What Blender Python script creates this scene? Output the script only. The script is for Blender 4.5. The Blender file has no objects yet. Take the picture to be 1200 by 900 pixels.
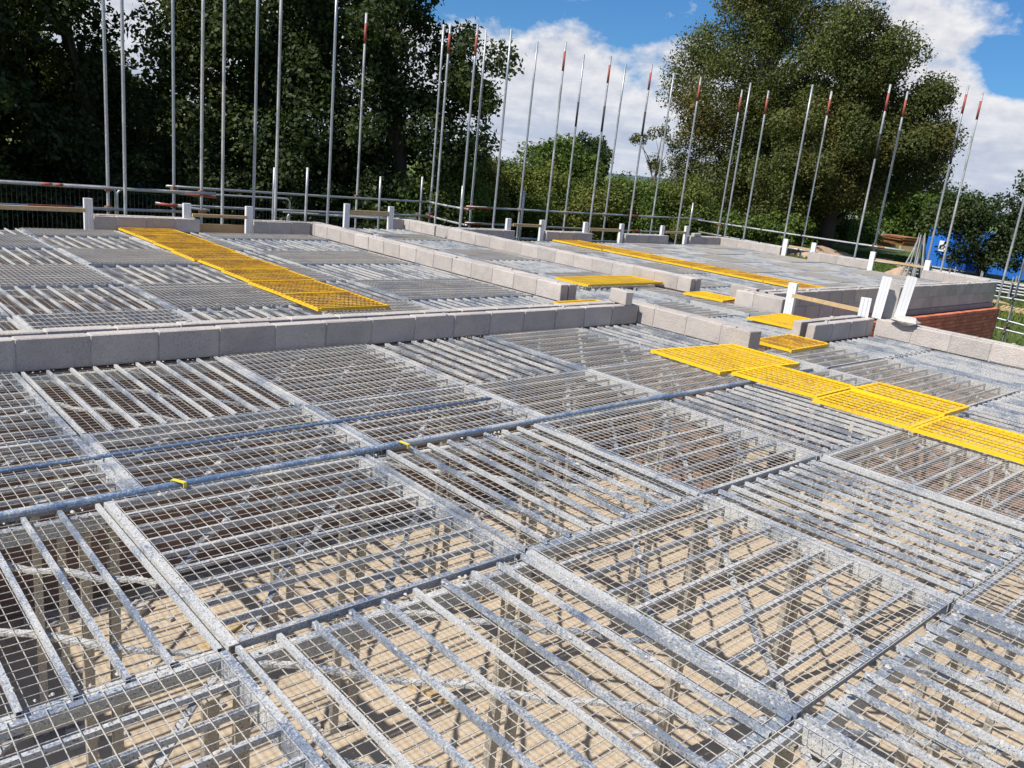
import bpy, bmesh, math, random
import numpy as np
from mathutils import Vector, Matrix
R = math.radians
random.seed(7)
rng = np.random.default_rng(11)
S = bpy.context.scene
COL = S.collection

# ------------------------------------------------------------------ camera
F, YAW, PITCH, ROLL, CAMH = 959.84, 0.76176, 0.26135, 0.10690, 1.6226
cam_d = bpy.data.cameras.new('camera'); cam = bpy.data.objects.new('camera', cam_d); COL.objects.link(cam)
cam_d.sensor_width = 36; cam_d.lens = F / 1200 * 36; cam_d.clip_start = .05; cam_d.clip_end = 6000
cy, sy, cp, sp = math.cos(YAW), math.sin(YAW), math.cos(PITCH), math.sin(PITCH)
fwd = Vector((sy*cp, cy*cp, -sp)); rgt = Vector((cy, -sy, 0)); upv = rgt.cross(fwd)
r2 = math.cos(ROLL)*rgt + math.sin(ROLL)*upv; u2 = -math.sin(ROLL)*rgt + math.cos(ROLL)*upv
mw = Matrix((r2, u2, -fwd)).transposed().to_4x4(); mw.translation = (0, 0, CAMH)
cam.matrix_world = mw
S.camera = cam

def in_frame(x, y, z=0):
    d = Vector((x, y, z-CAMH)); w = d.dot(fwd)
    if w <= .1: return False
    px = 600+F*d.dot(r2)/w; py = 450-F*d.dot(u2)/w
    return -10 < px < 1210 and -10 < py < 910

# ------------------------------------------------------------------ light
SUN_EL, SUN_AZ = 52.0, -82.0        # azimuth from +Y towards +X
sd = bpy.data.lights.new('sun', 'SUN'); sun = bpy.data.objects.new('sun', sd); COL.objects.link(sun)
sd.energy = 5.0; sd.angle = R(.53); sd.color = (1, .95, .87)
tosun = Vector((math.cos(R(SUN_EL))*math.sin(R(SUN_AZ)), math.cos(R(SUN_EL))*math.cos(R(SUN_AZ)), math.sin(R(SUN_EL))))
sun.rotation_euler = tosun.to_track_quat('Z', 'Y').to_euler()
S.view_settings.view_transform = 'Standard'; S.view_settings.look = 'None'
S.view_settings.exposure = 0.28; S.view_settings.gamma = 1

# ------------------------------------------------------------------ node helper
class NT:
    def __init__(s, tree): s.t = tree; s.t.nodes.clear()
    def n(s, typ, ins=None, **kw):
        nd = s.t.nodes.new(typ)
        for k, v in kw.items(): setattr(nd, k, v)
        for k, v in (ins or {}).items():
            if isinstance(v, bpy.types.NodeSocket): s.t.links.new(v, nd.inputs[k])
            else: nd.inputs[k].default_value = v
        return nd
    def m(s, op, a, b=0.0, c=0.0, clamp=False):
        nd = s.t.nodes.new('ShaderNodeMath'); nd.operation = op; nd.use_clamp = clamp
        for i, v in enumerate((a, b, c)):
            if isinstance(v, bpy.types.NodeSocket): s.t.links.new(v, nd.inputs[i])
            else: nd.inputs[i].default_value = v
        return nd.outputs[0]
    def noise(s, vec, scale, detail=4, rough=.55):
        return s.n('ShaderNodeTexNoise', {'Vector': vec, 'Scale': scale, 'Detail': detail, 'Roughness': rough}).outputs[0]
    def ramp(s, fac, stops, interp='LINEAR'):
        nd = s.n('ShaderNodeValToRGB', {'Fac': fac}); cr = nd.color_ramp; cr.interpolation = interp
        while len(cr.elements) < len(stops): cr.elements.new(.5)
        for e, (p, c) in zip(cr.elements, stops):
            e.position = p; e.color = (c, c, c, 1) if isinstance(c, (int, float)) else (*c, 1)
        return nd.outputs[0]
    def mix(s, fac, a, b, mode='MIX'):
        nd = s.t.nodes.new('ShaderNodeMix'); nd.data_type = 'RGBA'; nd.blend_type = mode
        for k, v in ((0, fac), (6, a), (7, b)):
            if isinstance(v, bpy.types.NodeSocket): s.t.links.new(v, nd.inputs[k])
            else: nd.inputs[k].default_value = v if k == 0 else (*v, 1)
        return nd.outputs[2]

# ------------------------------------------------------------------ world: Nishita sky with cumulus
W = bpy.data.worlds.new('World'); S.world = W; W.use_nodes = True
k = NT(W.node_tree)
sky = k.n('ShaderNodeTexSky', sky_type='NISHITA', sun_disc=False, sun_elevation=R(SUN_EL), sun_rotation=R(SUN_AZ),
          altitude=50, air_density=1.0, dust_density=.6, ozone_density=2.2)
gen = k.n('ShaderNodeTexCoord').outputs['Generated']
sep = k.n('ShaderNodeSeparateXYZ', {0: gen})
dx, dy, dz = sep.outputs
az = k.m('MULTIPLY', k.m('ARCTAN2', dx, dy), 57.2958)
el = k.m('MULTIPLY', k.m('ARCSINE', dz), 57.2958)
def cloud(elv):
    v = k.n('ShaderNodeCombineXYZ', {0: k.m('MULTIPLY', az, .11), 1: k.m('MULTIPLY', elv, .17), 2: 3.7}).outputs[0]
    big = k.noise(v, 1.0, 2, .5); fine = k.noise(v, 3.1, 8, .62)
    f = k.m('ADD', k.m('MULTIPLY', big, .75), k.m('MULTIPLY', fine, .9))      # about .82 mean
    return f
def blob(a0, e0, ra, re, amp):
    a = k.m('DIVIDE', k.m('SUBTRACT', az, a0), ra); e = k.m('DIVIDE', k.m('SUBTRACT', el, e0), re)
    d = k.m('ADD', k.m('MULTIPLY', a, a), k.m('MULTIPLY', e, e))
    return k.m('MULTIPLY', k.m('POWER', 2.718, k.m('MULTIPLY', d, -1)), amp)
bias = k.m('MULTIPLY', k.m('SUBTRACT', 8.4, el), .11)
bias = k.m('MAXIMUM', k.m('MINIMUM', bias, .42), -.10)
for b in [(66.5, 10.6, 4.5, 2.2, .34), (71.5, 7.9, 2.2, 1.3, -.55), (68.7, 7.4, 2.2, 2.0, .25), (44, 10.6, 2.6, .8, .10), (52, 7.4, 6, 1.4, .16), (44, 7.4, 5, 1.3, .10), (48, 10.0, 9, 1.2, -.14), (36.5, 9.2, 2.5, 1.5, -.15), (70, 3, 4, 2, .2)]:
    bias = k.m('ADD', bias, blob(*b))
c0 = k.m('ADD', cloud(el), bias)
c1 = k.m('ADD', cloud(k.m('ADD', el, .7)), k.m('SUBTRACT', bias, .05))
cov = k.ramp(c0, [(.74, 0), (.86, .6), (.98, 1)])
shade = k.m('SUBTRACT', c1, c0)                         # thick cloud above -> underside
lit = k.m('ADD', k.m('MULTIPLY', shade, -2.1), .52, clamp=True)
ccol = k.mix(lit, (7.2, 7.9, 9.6), (13.6, 13.5, 13.7))
low = k.m('MULTIPLY', k.m('SUBTRACT', 7.0, el), .09, clamp=True)
ccol = k.mix(k.m('MULTIPLY', low, .55), ccol, (6.6, 8.3, 11.4))
skyc = k.mix(1.0, sky.outputs[0], (.60, 1.14, 1.70), 'MULTIPLY')
stv = k.n('ShaderNodeCombineXYZ', {0: k.m('MULTIPLY', az, .09), 1: k.m('MULTIPLY', el, .75), 2: 1.3}).outputs[0]
streak = k.ramp(k.noise(stv, 1.0, 6, .6), [(.40, 1), (.60, 0)])
streak = k.m('MULTIPLY', streak, k.m('MULTIPLY', k.m('SUBTRACT', 7.6, el), .16, clamp=True))
ccol = k.mix(k.m('MULTIPLY', streak, .75), ccol, (6.3, 7.5, 10.0))
colr = k.mix(cov, skyc, ccol)
bg = k.n('ShaderNodeBackground', {'Color': colr, 'Strength': .055})
k.n('ShaderNodeOutputWorld', {'Surface': bg.outputs[0]})

# ------------------------------------------------------------------ materials
def material(name):
    m = bpy.data.materials.new(name); m.use_nodes = True
    return m, NT(m.node_tree)
def finish(k, col, rough=.8, metal=0.0, bump=None, bstr=.3, bdist=.01, extra=None):
    b = k.n('ShaderNodeBsdfPrincipled', {'Base Color': col if isinstance(col, bpy.types.NodeSocket) else (*col, 1), 'Roughness': rough, 'Metallic': metal})
    if extra:
        for q, v in extra.items(): b.inputs[q].default_value = v
    if bump is not None:
        bn = k.n('ShaderNodeBump', {'Height': bump, 'Strength': bstr, 'Distance': bdist})
        k.t.links.new(bn.outputs[0], b.inputs['Normal'])
    k.n('ShaderNodeOutputMaterial', {'Surface': b.outputs[0]})
def pos(k): return k.n('ShaderNodeNewGeometry').outputs['Position']
def rnd(k): return k.n('ShaderNodeObjectInfo').outputs['Random']

def galv(name, splash=.5, base=(.37, .42, .49), cement=(.475, .465, .44), metal=.6, blue=True):
    m, k = material(name); p = pos(k)
    n1 = k.noise(p, 88, 7, .75); n2 = k.noise(p, 3.2, 4, .6); n3 = k.noise(p, 240, 3, .6); n5 = k.noise(p, 150, 4, .7)
    g = k.mix(k.ramp(n3, [(.35, 0), (.65, 1)]), tuple(c*.78 for c in base), tuple(min(1, c*1.2) for c in base))
    if blue:
        n4 = k.noise(p, 4.2, 4, .6)
        g = k.mix(k.ramp(n4, [(.55, 0), (.63, .4), (.68, .75)]), g, (.11, .18, .35))
    t = k.m('ADD', k.m('MULTIPLY', n1, .62), k.m('MULTIPLY', n2, .55))
    t = k.m('ADD', t, k.m('MULTIPLY', k.m('SUBTRACT', rnd(k), .5), .12))
    lo = .585+.22*(.5-splash)
    s = k.ramp(t, [(lo-.05, 0), (lo+.05, .92)])
    cc = k.mix(n5, tuple(c*.66 for c in cement), tuple(min(1, c*1.36) for c in cement))
    col = k.mix(s, g, cc)
    col = k.mix(k.ramp(n5, [(.385, .9), (.435, 0)]), col, (.075, .09, .125))
    n6 = k.noise(p, 70, 5, .7)
    col = k.mix(k.ramp(n6, [(.585, 0), (.63, .8)]), col, tuple(min(1, c*1.5) for c in cement))
    met = k.m('MULTIPLY', k.m('SUBTRACT', 1, s), metal)
    finish(k, col, k.m('ADD', k.m('MULTIPLY', s, .45), .36), met, t, .6, .006)
    return m
M = {}
M['galv'] = galv('galvanised_bar', .58)
M['galv_plate'] = galv('galvanised_channel', .56, cement=(.50, .49, .465))
M['wire'] = galv('mesh_wire', .72, base=(.50, .50, .49), cement=(.50, .455, .385), metal=.35, blue=False)
M['tube'] = galv('edge_tube', .12, base=(.36, .42, .49), metal=.45)
M['seam'] = galv('blue_grey_seam_tube', .22, base=(.17, .26, .40), cement=(.44, .46, .48), metal=.4)
M['strip'] = galv('brace_strip', .5, base=(.25, .27, .30))
M['prop'] = galv('prop_steel', .35, base=(.37, .35, .31), cement=(.44, .38, .29), metal=.25, blue=False)
M['pole'] = galv('scaffold_tube', .30, base=(.36, .38, .40), cement=(.46, .455, .44), metal=.45, blue=False)

def simple(name, col, rough=.8, var=.18, scale=14, bump=0, metal=0, bscale=60, rndvar=0.0, bdist=.01):
    m, k = material(name); p = pos(k)
    n = k.m('ADD', k.m('MULTIPLY', k.noise(p, scale, 5, .65), .65), k.m('MULTIPLY', k.noise(p, scale*.18, 3, .5), .35))
    f = k.ramp(n, [(.3, 0), (.7, 1)])
    c = k.mix(f, tuple(v*(1-var) for v in col), tuple(min(1, v*(1+var)) for v in col))
    if rndvar:
        r = k.m('ADD', k.m('MULTIPLY', rnd(k), 2*rndvar), 1-rndvar)
        c = k.mix(1.0, c, k.n('ShaderNodeCombineColor', {0: r, 1: r, 2: r}).outputs[0], 'MULTIPLY')
    finish(k, c, rough, metal, k.noise(p, bscale, 6, .75) if bump else None, bump, bdist)
    return m
def block_mat():
    m, k = material('concrete_block'); p = pos(k)
    n = k.noise(p, 70, 5, .7); n2 = k.noise(p, 6, 4, .6)
    c = k.mix(k.ramp(n2, [(.3, 0), (.7, 1)]), (.405, .365, .335), (.49, .445, .405))
    v = k.n('ShaderNodeTexVoronoi', {'Vector': p, 'Scale': 62}).outputs[0]
    c = k.mix(k.ramp(n, [(.36, .6), (.47, 0)]), c, (.20, .18, .175))
    c = k.mix(k.ramp(k.noise(p, 2.3, 4, .6), [(.50, 0), (.66, .55)]), c, (.56, .49, .43))
    r = k.m('ADD', k.m('MULTIPLY', rnd(k), .20), .90)
    c = k.mix(1.0, c, k.n('ShaderNodeCombineColor', {0: r, 1: r, 2: r}).outputs[0], 'MULTIPLY')
    h = k.m('ADD', k.m('MULTIPLY', k.noise(p, 36, 6, .75), .8), k.m('MULTIPLY', v, .4))
    finish(k, c, .95, 0, h, 1.0, .008)
    return m
M['block'] = block_mat()
M['mortar'] = simple('mortar', (.50, .47, .43), .95, .2, 40, .6, bscale=80)
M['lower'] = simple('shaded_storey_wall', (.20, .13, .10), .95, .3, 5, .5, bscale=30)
M['floor'] = simple('sandy_floor_screed', (.50, .40, .285), .9, .16, 5, .3, bscale=50)
M['upvc'] = simple('white_plastic_closer', (.78, .78, .77), .4, .05, 8)
M['timber'] = simple('pale_timber', (.50, .36, .19), .75, .22, 18, .2)
M['ply'] = simple('ply_board', (.52, .37, .19), .7, .1, 3)
M['red'] = simple('red_paint', (.32, .075, .055), .65, .45, 30)
M['rust'] = simple('rusty_coupler', (.22, .10, .06), .8, .4, 60)
M['tag'] = simple('yellow_tape', (.72, .55, .05), .5, .1, 20)
M['brick'] = simple('red_brick', (.52, .155, .085), .9, .25, 40, .4, rndvar=.25)
M['brickm'] = simple('brick_mortar', (.16, .10, .08), .95, .2, 40)
M['lintel'] = simple('grey_lintel', (.26, .255, .25), .9, .3, 20, .5)
M['bark'] = simple('bark', (.055, .045, .035), .95, .3, 12, .6, bscale=20)
M['palebark'] = simple('pale_bark', (.20, .18, .14), .95, .3, 12, .5, bscale=20)
M['white'] = simple('white_paint', (.80, .80, .80), .5, .05, 5)
M['blue'] = simple('blue_cabin_paint', (.02, .15, .55), .45, .12, 2)
M['dark'] = simple('dark_rubber', (.02, .02, .022), .7, .2, 10)
M['glass'] = simple('dark_glass', (.03, .04, .05), .1, .1, 2)
M['rusty'] = simple('rusty_mesh_sheet', (.34, .15, .06), .85, .35, 3)
M['fence'] = simple('fence_steel', (.10, .105, .11), .5, .2, 20, metal=.6)
M['fencetop'] = simple('fence_tube', (.42, .44, .45), .45, .2, 20, metal=.5)
M['spoil'] = simple('sandy_spoil', (.42, .29, .20), .95, .25, 3, .6, bscale=8)
M['card'] = simple('white_sign_face', (.75, .75, .75), .6, .04, 3)
M['greystack'] = simple('weathered_steel', (.30, .31, .31), .6, .35, 2.5, metal=.3)

def yellow_mat():
    m, k = material('yellow_painted_steel'); p = pos(k)
    n = k.m('ADD', k.m('MULTIPLY', k.noise(p, 28, 6, .7), .6), k.m('MULTIPLY', k.noise(p, 2.2, 3, .6), .5))
    n = k.m('ADD', n, k.m('MULTIPLY', rnd(k), .05))
    c = k.mix(k.ramp(n, [(.60, 0), (.76, 1)]), (.84, .52, .010), (.55, .29, .03))
    c = k.mix(k.ramp(k.noise(p, 60, 4, .7), [(.62, 0), (.72, .6)]), c, (.62, .52, .34))
    finish(k, c, .5)
    return m
M['yellow'] = yellow_mat()
def worn():
    m, k = material('worn_orange_yellow_steel'); p = pos(k)
    n = k.m('ADD', k.m('MULTIPLY', k.noise(p, 34, 6, .75), .6), k.m('MULTIPLY', k.noise(p, 3.2, 4, .65), .5))
    n = k.m('ADD', n, k.m('MULTIPLY', rnd(k), .08))
    c = k.mix(k.ramp(n, [(.50, 0), (.66, 1)]), (.78, .44, .012), (.36, .17, .03))
    c = k.mix(k.ramp(k.noise(p, 70, 4, .7), [(.60, 0), (.70, .5)]), c, (.50, .42, .28))
    finish(k, c, .6)
    return m
M['worn'] = worn()

def leaf_mat(name, dark, light, warm, scale=.35):
    m, k = material(name); p = pos(k)
    n = k.m('ADD', k.m('MULTIPLY', k.noise(p, scale, 3, .6), .6), k.m('MULTIPLY', k.noise(p, 6, 2, .5), .4))
    c = k.mix(k.ramp(n, [(.36, 0), (.62, 1)]), dark, light)
    c = k.mix(k.ramp(k.noise(p, scale*.6, 3, .6), [(.52, 0), (.68, .8)]), c, warm)
    d = k.n('ShaderNodeBsdfDiffuse', {'Color': c})
    t = k.n('ShaderNodeBsdfTranslucent', {'Color': k.mix(.5, c, (.16, .24, .03))})
    g = k.n('ShaderNodeBsdfGlossy', {'Color': (.5, .5, .5, 1), 'Roughness': .55})
    a = k.n('ShaderNodeMixShader', {0: .22, 1: d.outputs[0], 2: t.outputs[0]})
    b = k.n('ShaderNodeMixShader', {0: .03, 1: a.outputs[0], 2: g.outputs[0]})
    k.n('ShaderNodeOutputMaterial', {'Surface': b.outputs[0]})
    return m
M['leaf_dark'] = leaf_mat('dark_oak_leaf', (.022, .036, .014), (.055, .078, .026), (.085, .105, .03))
M['leaf_mid'] = leaf_mat('mid_green_leaf', (.05, .080, .014), (.10, .15, .026), (.14, .16, .03))
M['leaf_olive'] = leaf_mat('olive_leaf', (.050, .064, .018), (.115, .130, .034), (.150, .115, .032), .2)
M['leaf_bush'] = leaf_mat('bush_leaf', (.070, .098, .018), (.135, .165, .034), (.165, .165, .038))
def grass_mat():
    m, k = material('rough_grass'); p = pos(k)
    n = k.m('ADD', k.m('MULTIPLY', k.noise(p, .35, 5, .65), .6), k.m('MULTIPLY', k.noise(p, 4, 4, .6), .4))
    c = k.mix(k.ramp(n, [(.38, 0), (.62, 1)]), (.065, .11, .016), (.15, .20, .035))
    c = k.mix(k.ramp(k.noise(p, .11, 4, .6), [(.60, 0), (.68, .8)]), c, (.30, .22, .12))
    finish(k, c, .95, 0, k.noise(p, 7, 5, .7), .8, .2)
    return m
M['grass'] = grass_mat()
M['hill'] = simple('distant_hill', (.06, .10, .11), 1, .1, .01)

# ------------------------------------------------------------------ mesh helpers
class MB:
    """collects boxes / tubes into one mesh"""
    def __init__(s): s.v = []; s.f = []
    def box(s, c, d, rz=0.0, rot=None):
        o = len(s.v); hx, hy, hz = d[0]/2, d[1]/2, d[2]/2
        mt = rot if rot is not None else Matrix.Rotation(rz, 3, 'Z')
        for X in (-hx, hx):
            for Y in (-hy, hy):
                for Z in (-hz, hz): s.v.append(tuple(mt @ Vector((X, Y, Z)) + Vector(c)))
        s.f += [tuple(o+i for i in q) for q in ((0, 1, 3, 2), (4, 6, 7, 5), (0, 4, 5, 1), (2, 3, 7, 6), (0, 2, 6, 4), (1, 5, 7, 3))]
        return s
    def tube(s, pts, r, n=8, cap=True, rad=None):
        pts = [Vector(p) for p in pts]; o = len(s.v); prev = None
        for i, p in enumerate(pts):
            t = (pts[min(i+1, len(pts)-1)]-pts[max(i-1, 0)]).normalized()
            a = Vector((0, 0, 1)) if abs(t.z) < .9 else Vector((1, 0, 0))
            if prev is not None: a = prev
            e1 = (a - t*a.dot(t)).normalized(); e2 = t.cross(e1); prev = e1
            rr = rad[i] if rad else r
            for j in range(n):
                w = 2*math.pi*(j+.5)/n
                s.v.append(tuple(p+rr*(math.cos(w)*e1+math.sin(w)*e2)))
        for i in range(len(pts)-1):
            for j in range(n):
                a = o+i*n+j; b = o+i*n+(j+1) % n
                s.f.append((a, b, b+n, a+n))
        if cap:
            s.f.append(tuple(o+j for j in range(n))[::-1]); s.f.append(tuple(o+(len(pts)-1)*n+j for j in range(n)))
        return s
    def square_tube(s, L, w, h, wall, z0):
        """open ended hollow section along x"""
        o = len(s.v)
        for X in (-L/2, L/2):
            for q in (0, wall):
                for (a, b) in ((-1, 0), (1, 0), (1, 1), (-1, 1)):
                    s.v.append((X, a*(w/2-q), z0+b*h+(q if b == 0 else -q)))
        for j in range(4):
            n = (j+1) % 4
            s.f += [(o+j, o+n, o+8+n, o+8+j), (o+4+j, o+12+j, o+12+n, o+4+n), (o+j, o+4+j, o+4+n, o+n), (o+8+j, o+8+n, o+12+n, o+12+j)]
        return s
    def mesh(s, name, mat, smooth=False):
        me = bpy.data.meshes.new(name); me.from_pydata(s.v, [], s.f); me.materials.append(mat)
        if smooth: me.polygons.foreach_set('use_smooth', [True]*len(me.polygons))
        me.update(); return me
def obj(name, me, parent=None, loc=(0, 0, 0), rz=0.0, scale=None):
    o = bpy.data.objects.new(name, me); COL.objects.link(o); o.location = loc; o.rotation_euler = (0, 0, rz)
    if scale: o.scale = scale
    if parent: o.parent = parent
    return o
def tag(o, label, cat, group=None):
    o['label'] = label; o['category'] = cat
    if group: o['group'] = group
    return o
def thing(name, label, cat, loc=(0, 0, 0), rz=0.0, group=None):
    return tag(obj(name, None, None, loc, rz), label, cat, group)
def structure(o): o['kind'] = 'structure'; return o
def bevel_box(name, d, mat, bev=.006, jit=0.0, seg=1):
    bm = bmesh.new(); bmesh.ops.create_cube(bm, size=1)
    for v in bm.verts: v.co = Vector((v.co.x*d[0], v.co.y*d[1], v.co.z*d[2]))
    bmesh.ops.bevel(bm, geom=bm.edges[:], offset=bev, segments=seg, affect='EDGES')
    if jit:
        for v in bm.verts: v.co += Vector((random.uniform(-jit, jit), random.uniform(-jit, jit), random.uniform(-jit, jit)))
    me = bpy.data.meshes.new(name); bm.to_mesh(me); bm.free(); me.materials.append(mat); return me
ORD = ['zeroth', 'first', 'second', 'third', 'fourth', 'fifth', 'sixth', 'seventh', 'eighth', 'ninth', 'tenth', 'eleventh', 'twelfth', 'thirteenth', 'fourteenth', 'fifteenth', 'sixteenth', 'seventeenth', 'eighteenth', 'nineteenth', 'twentieth', 'twenty first', 'twenty second', 'twenty third', 'twenty fourth', 'twenty fifth', 'twenty sixth', 'twenty seventh', 'twenty eighth', 'twenty ninth', 'thirtieth', 'thirty first', 'thirty second', 'thirty third']

# ------------------------------------------------------------------ ground, floor, far hill
GZ, FZ = -2.2, -1.78
def ground_sheet():
    n = 90
    g = np.concatenate([-np.geomspace(3000, 40, 14), np.linspace(-36, 140, 60), np.geomspace(160, 3000, 14)])
    X, Y = np.meshgrid(g, g, indexing='ij')
    Z = GZ + .10*np.sin(X*.31+1)*np.cos(Y*.27) + .05*np.sin(X*1.1+Y*.9)
    near = (X > -8) & (X < 23) & (Y > -8) & (Y < 17)
    Z = np.where(near, np.minimum(Z, GZ), Z)
    N = len(g); idx = np.arange(N*N).reshape(N, N)
    f = np.stack([idx[:-1, :-1], idx[1:, :-1], idx[1:, 1:], idx[:-1, 1:]], -1).reshape(-1, 4)
    me = bpy.data.meshes.new('grass_ground'); me.from_pydata(np.stack([X, Y, Z], -1).reshape(-1, 3).tolist(), [], f.tolist())
    me.materials.append(M['grass']); me.polygons.foreach_set('use_smooth', [True]*len(me.polygons))
    structure(obj('grass_ground', me))
ground_sheet()
structure(obj('ground_floor_slab', MB().box((6.5, -.2, FZ-.2), (20-.7, 12.2, .4)).box((8.75, 10.0, FZ-.2), (23.0, 8.1, .4)).box((9.2, 14.55, FZ-.2), (2.6, .9, .4)).mesh('ground_floor_slab', M['floor'])))
hb = MB()
for i in range(40):
    a0, a1 = R(-30+i*4), R(-26+i*4)
    h = lambda a: 6+14*(.5+.5*math.sin(a*5.3+1.0))*(.6+.4*math.sin(a*13))
    d0, d1 = 1500, 2100; o = len(hb.v)
    for a in (a0, a1):
        hb.v += [(d0*math.sin(a), d0*math.cos(a), GZ), (d1*math.sin(a), d1*math.cos(a), GZ+h(a)), (2600*math.sin(a), 2600*math.cos(a), GZ)]
    hb.f += [(o, o+3, o+4, o+1), (o+1, o+4, o+5, o+2)]
structure(obj('distant_hill', hb.mesh('distant_hill', M['hill'], True)))

# ------------------------------------------------------------------ block walls
BLK = {}
def blockmesh(th, v):
    if (th, v) not in BLK: BLK[(th, v)] = bevel_box('block', (.44, th, .215), M['block'], .007, .0022)
    return BLK[(th, v)]
TOP = .211
def wall(name, label, p, axis, L, leaves, courses=1, phase=0.0, lower=None, base=None):
    """p = start corner of the leaf faces; leaves = [(offset, thickness)] in the direction normal to the run"""
    rz = 0 if axis == 'x' else R(90)
    t = thing(name, label, 'block wall', (p[0], p[1], 0))
    for li, (off, th) in enumerate(leaves):
        off = abs(off)
        cx = lambda s: (s, off+th/2) if axis == 'x' else (off+th/2, s)
        for c in range(courses):
            z = TOP-.1075-c*.225
            s = -((phase+.225*(c+li)) % .45)
            while s < L-.01:
                a, b = max(s+.005, 0), min(s+.445, L)
                if b-a > .04:
                    q = cx((a+b)/2)
                    obj('block', blockmesh(th, random.randrange(4)), t, (q[0]+random.uniform(-.002, .002), q[1]+random.uniform(-.002, .002), z+random.uniform(-.0025, .0025)), rz+random.uniform(-.004, .004), ((b-a)/.44, 1, 1))
                s += .45
        mb = MB()
        zb = TOP-.0045-(courses-1)*.225-.215
        q = cx(L/2); d = (L-.012, th-.020, TOP-.006-zb) if axis == 'x' else (th-.020, L-.012, TOP-.006-zb)
        mb.box((q[0], q[1], (TOP-.006+zb)/2), d)
        obj('mortar_joint', mb.mesh('mortar_joint', M['mortar']), t)
    # mortar lumps on the top
    lm = MB()
    for i in range(int(L*2.2)):
        li = random.choice(leaves); s_ = random.uniform(.1, L-.1); o_ = abs(li[0])+random.uniform(.02, li[1]-.02)
        c_ = (s_, o_) if axis == 'x' else (o_, s_)
        w = random.uniform(.012, .035)
        lm.box((c_[0], c_[1], TOP+w*.25), (w*random.uniform(1, 2), w, w*.7), random.uniform(0, 3))
    ob = obj('mortar_lump', lm.mesh('mortar_lump', M['mortar']), t); ob['kind'] = 'stuff'
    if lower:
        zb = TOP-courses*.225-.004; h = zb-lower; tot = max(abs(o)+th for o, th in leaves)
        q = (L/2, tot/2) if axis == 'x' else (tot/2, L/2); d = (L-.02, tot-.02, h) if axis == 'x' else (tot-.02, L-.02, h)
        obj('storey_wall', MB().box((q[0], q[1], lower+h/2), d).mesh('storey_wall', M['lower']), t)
    return t
CAV = [(0, .10), (.175, .10)]
PARTY = [(0, .14), (.15, .14)]
wf = wall('block_wall', 'long grey block wall crossing the deck in shade, two leaves with open cavity', (-2.43, 5.87), 'x', 9.92, CAV, 1, 0, FZ)
wall('block_wall', 'pale sunlit block wall ending beside the yellow panels at the front wall corner', (7.50, 4.40), 'y', 1.74, [(0, .22)], 1, .1, FZ)
wall('block_wall', 'long sunlit block wall between the left and middle rear bays', (7.52, 7.17), 'y', 6.7, PARTY, 1, 0, FZ)
wall('block_wall', 'long sunlit block wall between the middle and right rear bays', (10.55, 7.35), 'y', 7.75, [(0, .12), (.13, .15)], 1, .2, FZ)
wall('block_wall', 'short block wall behind the yellow walkway at the far left', (3.86, 13.58), 'x', 1.62, CAV, 1, .13)
wall('block_wall', 'short block wall right of the plywood gap, rear of left bay', (6.42, 13.58), 'x', 1.09, CAV, 1, .2)
wall('block_wall', 'tiny grey block wall stub closing the middle bay at its rear', (10.28, 15.0), 'x', .27, CAV, 1, .0)
wall('block_wall', 'grey block wall behind the far end of the right bay walkway', (10.84, 13.46), 'x', 1.60, CAV, 1, .1)
wall('block_wall', 'grey block wall second from left across the rear of the right bay', (13.42, 13.46), 'x', 1.56, CAV, 1, .0)
wall('block_wall', 'grey block wall third from left across the rear of the right bay', (16.22, 13.46), 'x', 1.78, CAV, 1, .0)
wall('block_wall', 'grey corner block wall at the far rear corner of the right bay', (18.98, 13.46), 'x', 1.42, CAV, 1, .1)
wall('block_wall', 'sunlit block wall at far right running from the rear corner', (20.42, 11.55), 'y', 2.15, CAV, 1, .0)
wall('block_wall', 'sunlit block wall at far right between two white closers', (20.42, 9.12), 'y', 1.62, CAV, 1, .1)
wall('block_wall', 'sunlit block wall at far right meeting the tall shaded wall', (20.42, 6.38), 'y', 1.42, CAV, 1, .0)
wr = wall('block_wall', 'tall two course shaded block wall above the red bricks', (10.84, 6.10), 'x', 9.45, [(0, .10), (.15, .10)], 2, .1, GZ)
obj('concrete_lintel', MB().box((4.75, .06, -.285), (9.2, .16, .10)).mesh('concrete_lintel', M['lintel']), wr)
wall('block_wall', 'sunlit block stub with a white closer at its near end', (10.40, 5.70), 'y', .75, CAV, 1, .0, FZ)
wall('block_wall', 'short grey cavity wall with a small white closer standing on it', (8.86, 4.40), 'x', 1.52, CAV, 1, .0, FZ)
wall('block_wall', 'sunlit block wall along the right edge of the near bay', (10.40, -2.2), 'y', 6.59, CAV, 1, .18, GZ)
wall('block_wall', 'unseen block wall return beyond the left edge, added to shade the floor', (-.62, 4.45), 'y', 1.41, CAV, 1, .1, FZ)  # return wall out of view, added to darken the lower left floor
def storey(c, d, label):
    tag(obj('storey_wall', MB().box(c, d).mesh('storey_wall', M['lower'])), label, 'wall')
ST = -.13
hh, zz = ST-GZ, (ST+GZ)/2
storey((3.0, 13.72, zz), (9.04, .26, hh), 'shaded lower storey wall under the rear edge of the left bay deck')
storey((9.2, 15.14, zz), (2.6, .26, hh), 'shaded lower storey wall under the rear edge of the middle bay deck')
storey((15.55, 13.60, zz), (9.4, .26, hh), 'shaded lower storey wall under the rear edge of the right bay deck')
storey((20.55, 9.9, zz), (.26, 7.1, hh), 'shaded lower storey wall under the far right edge of the deck')
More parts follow.
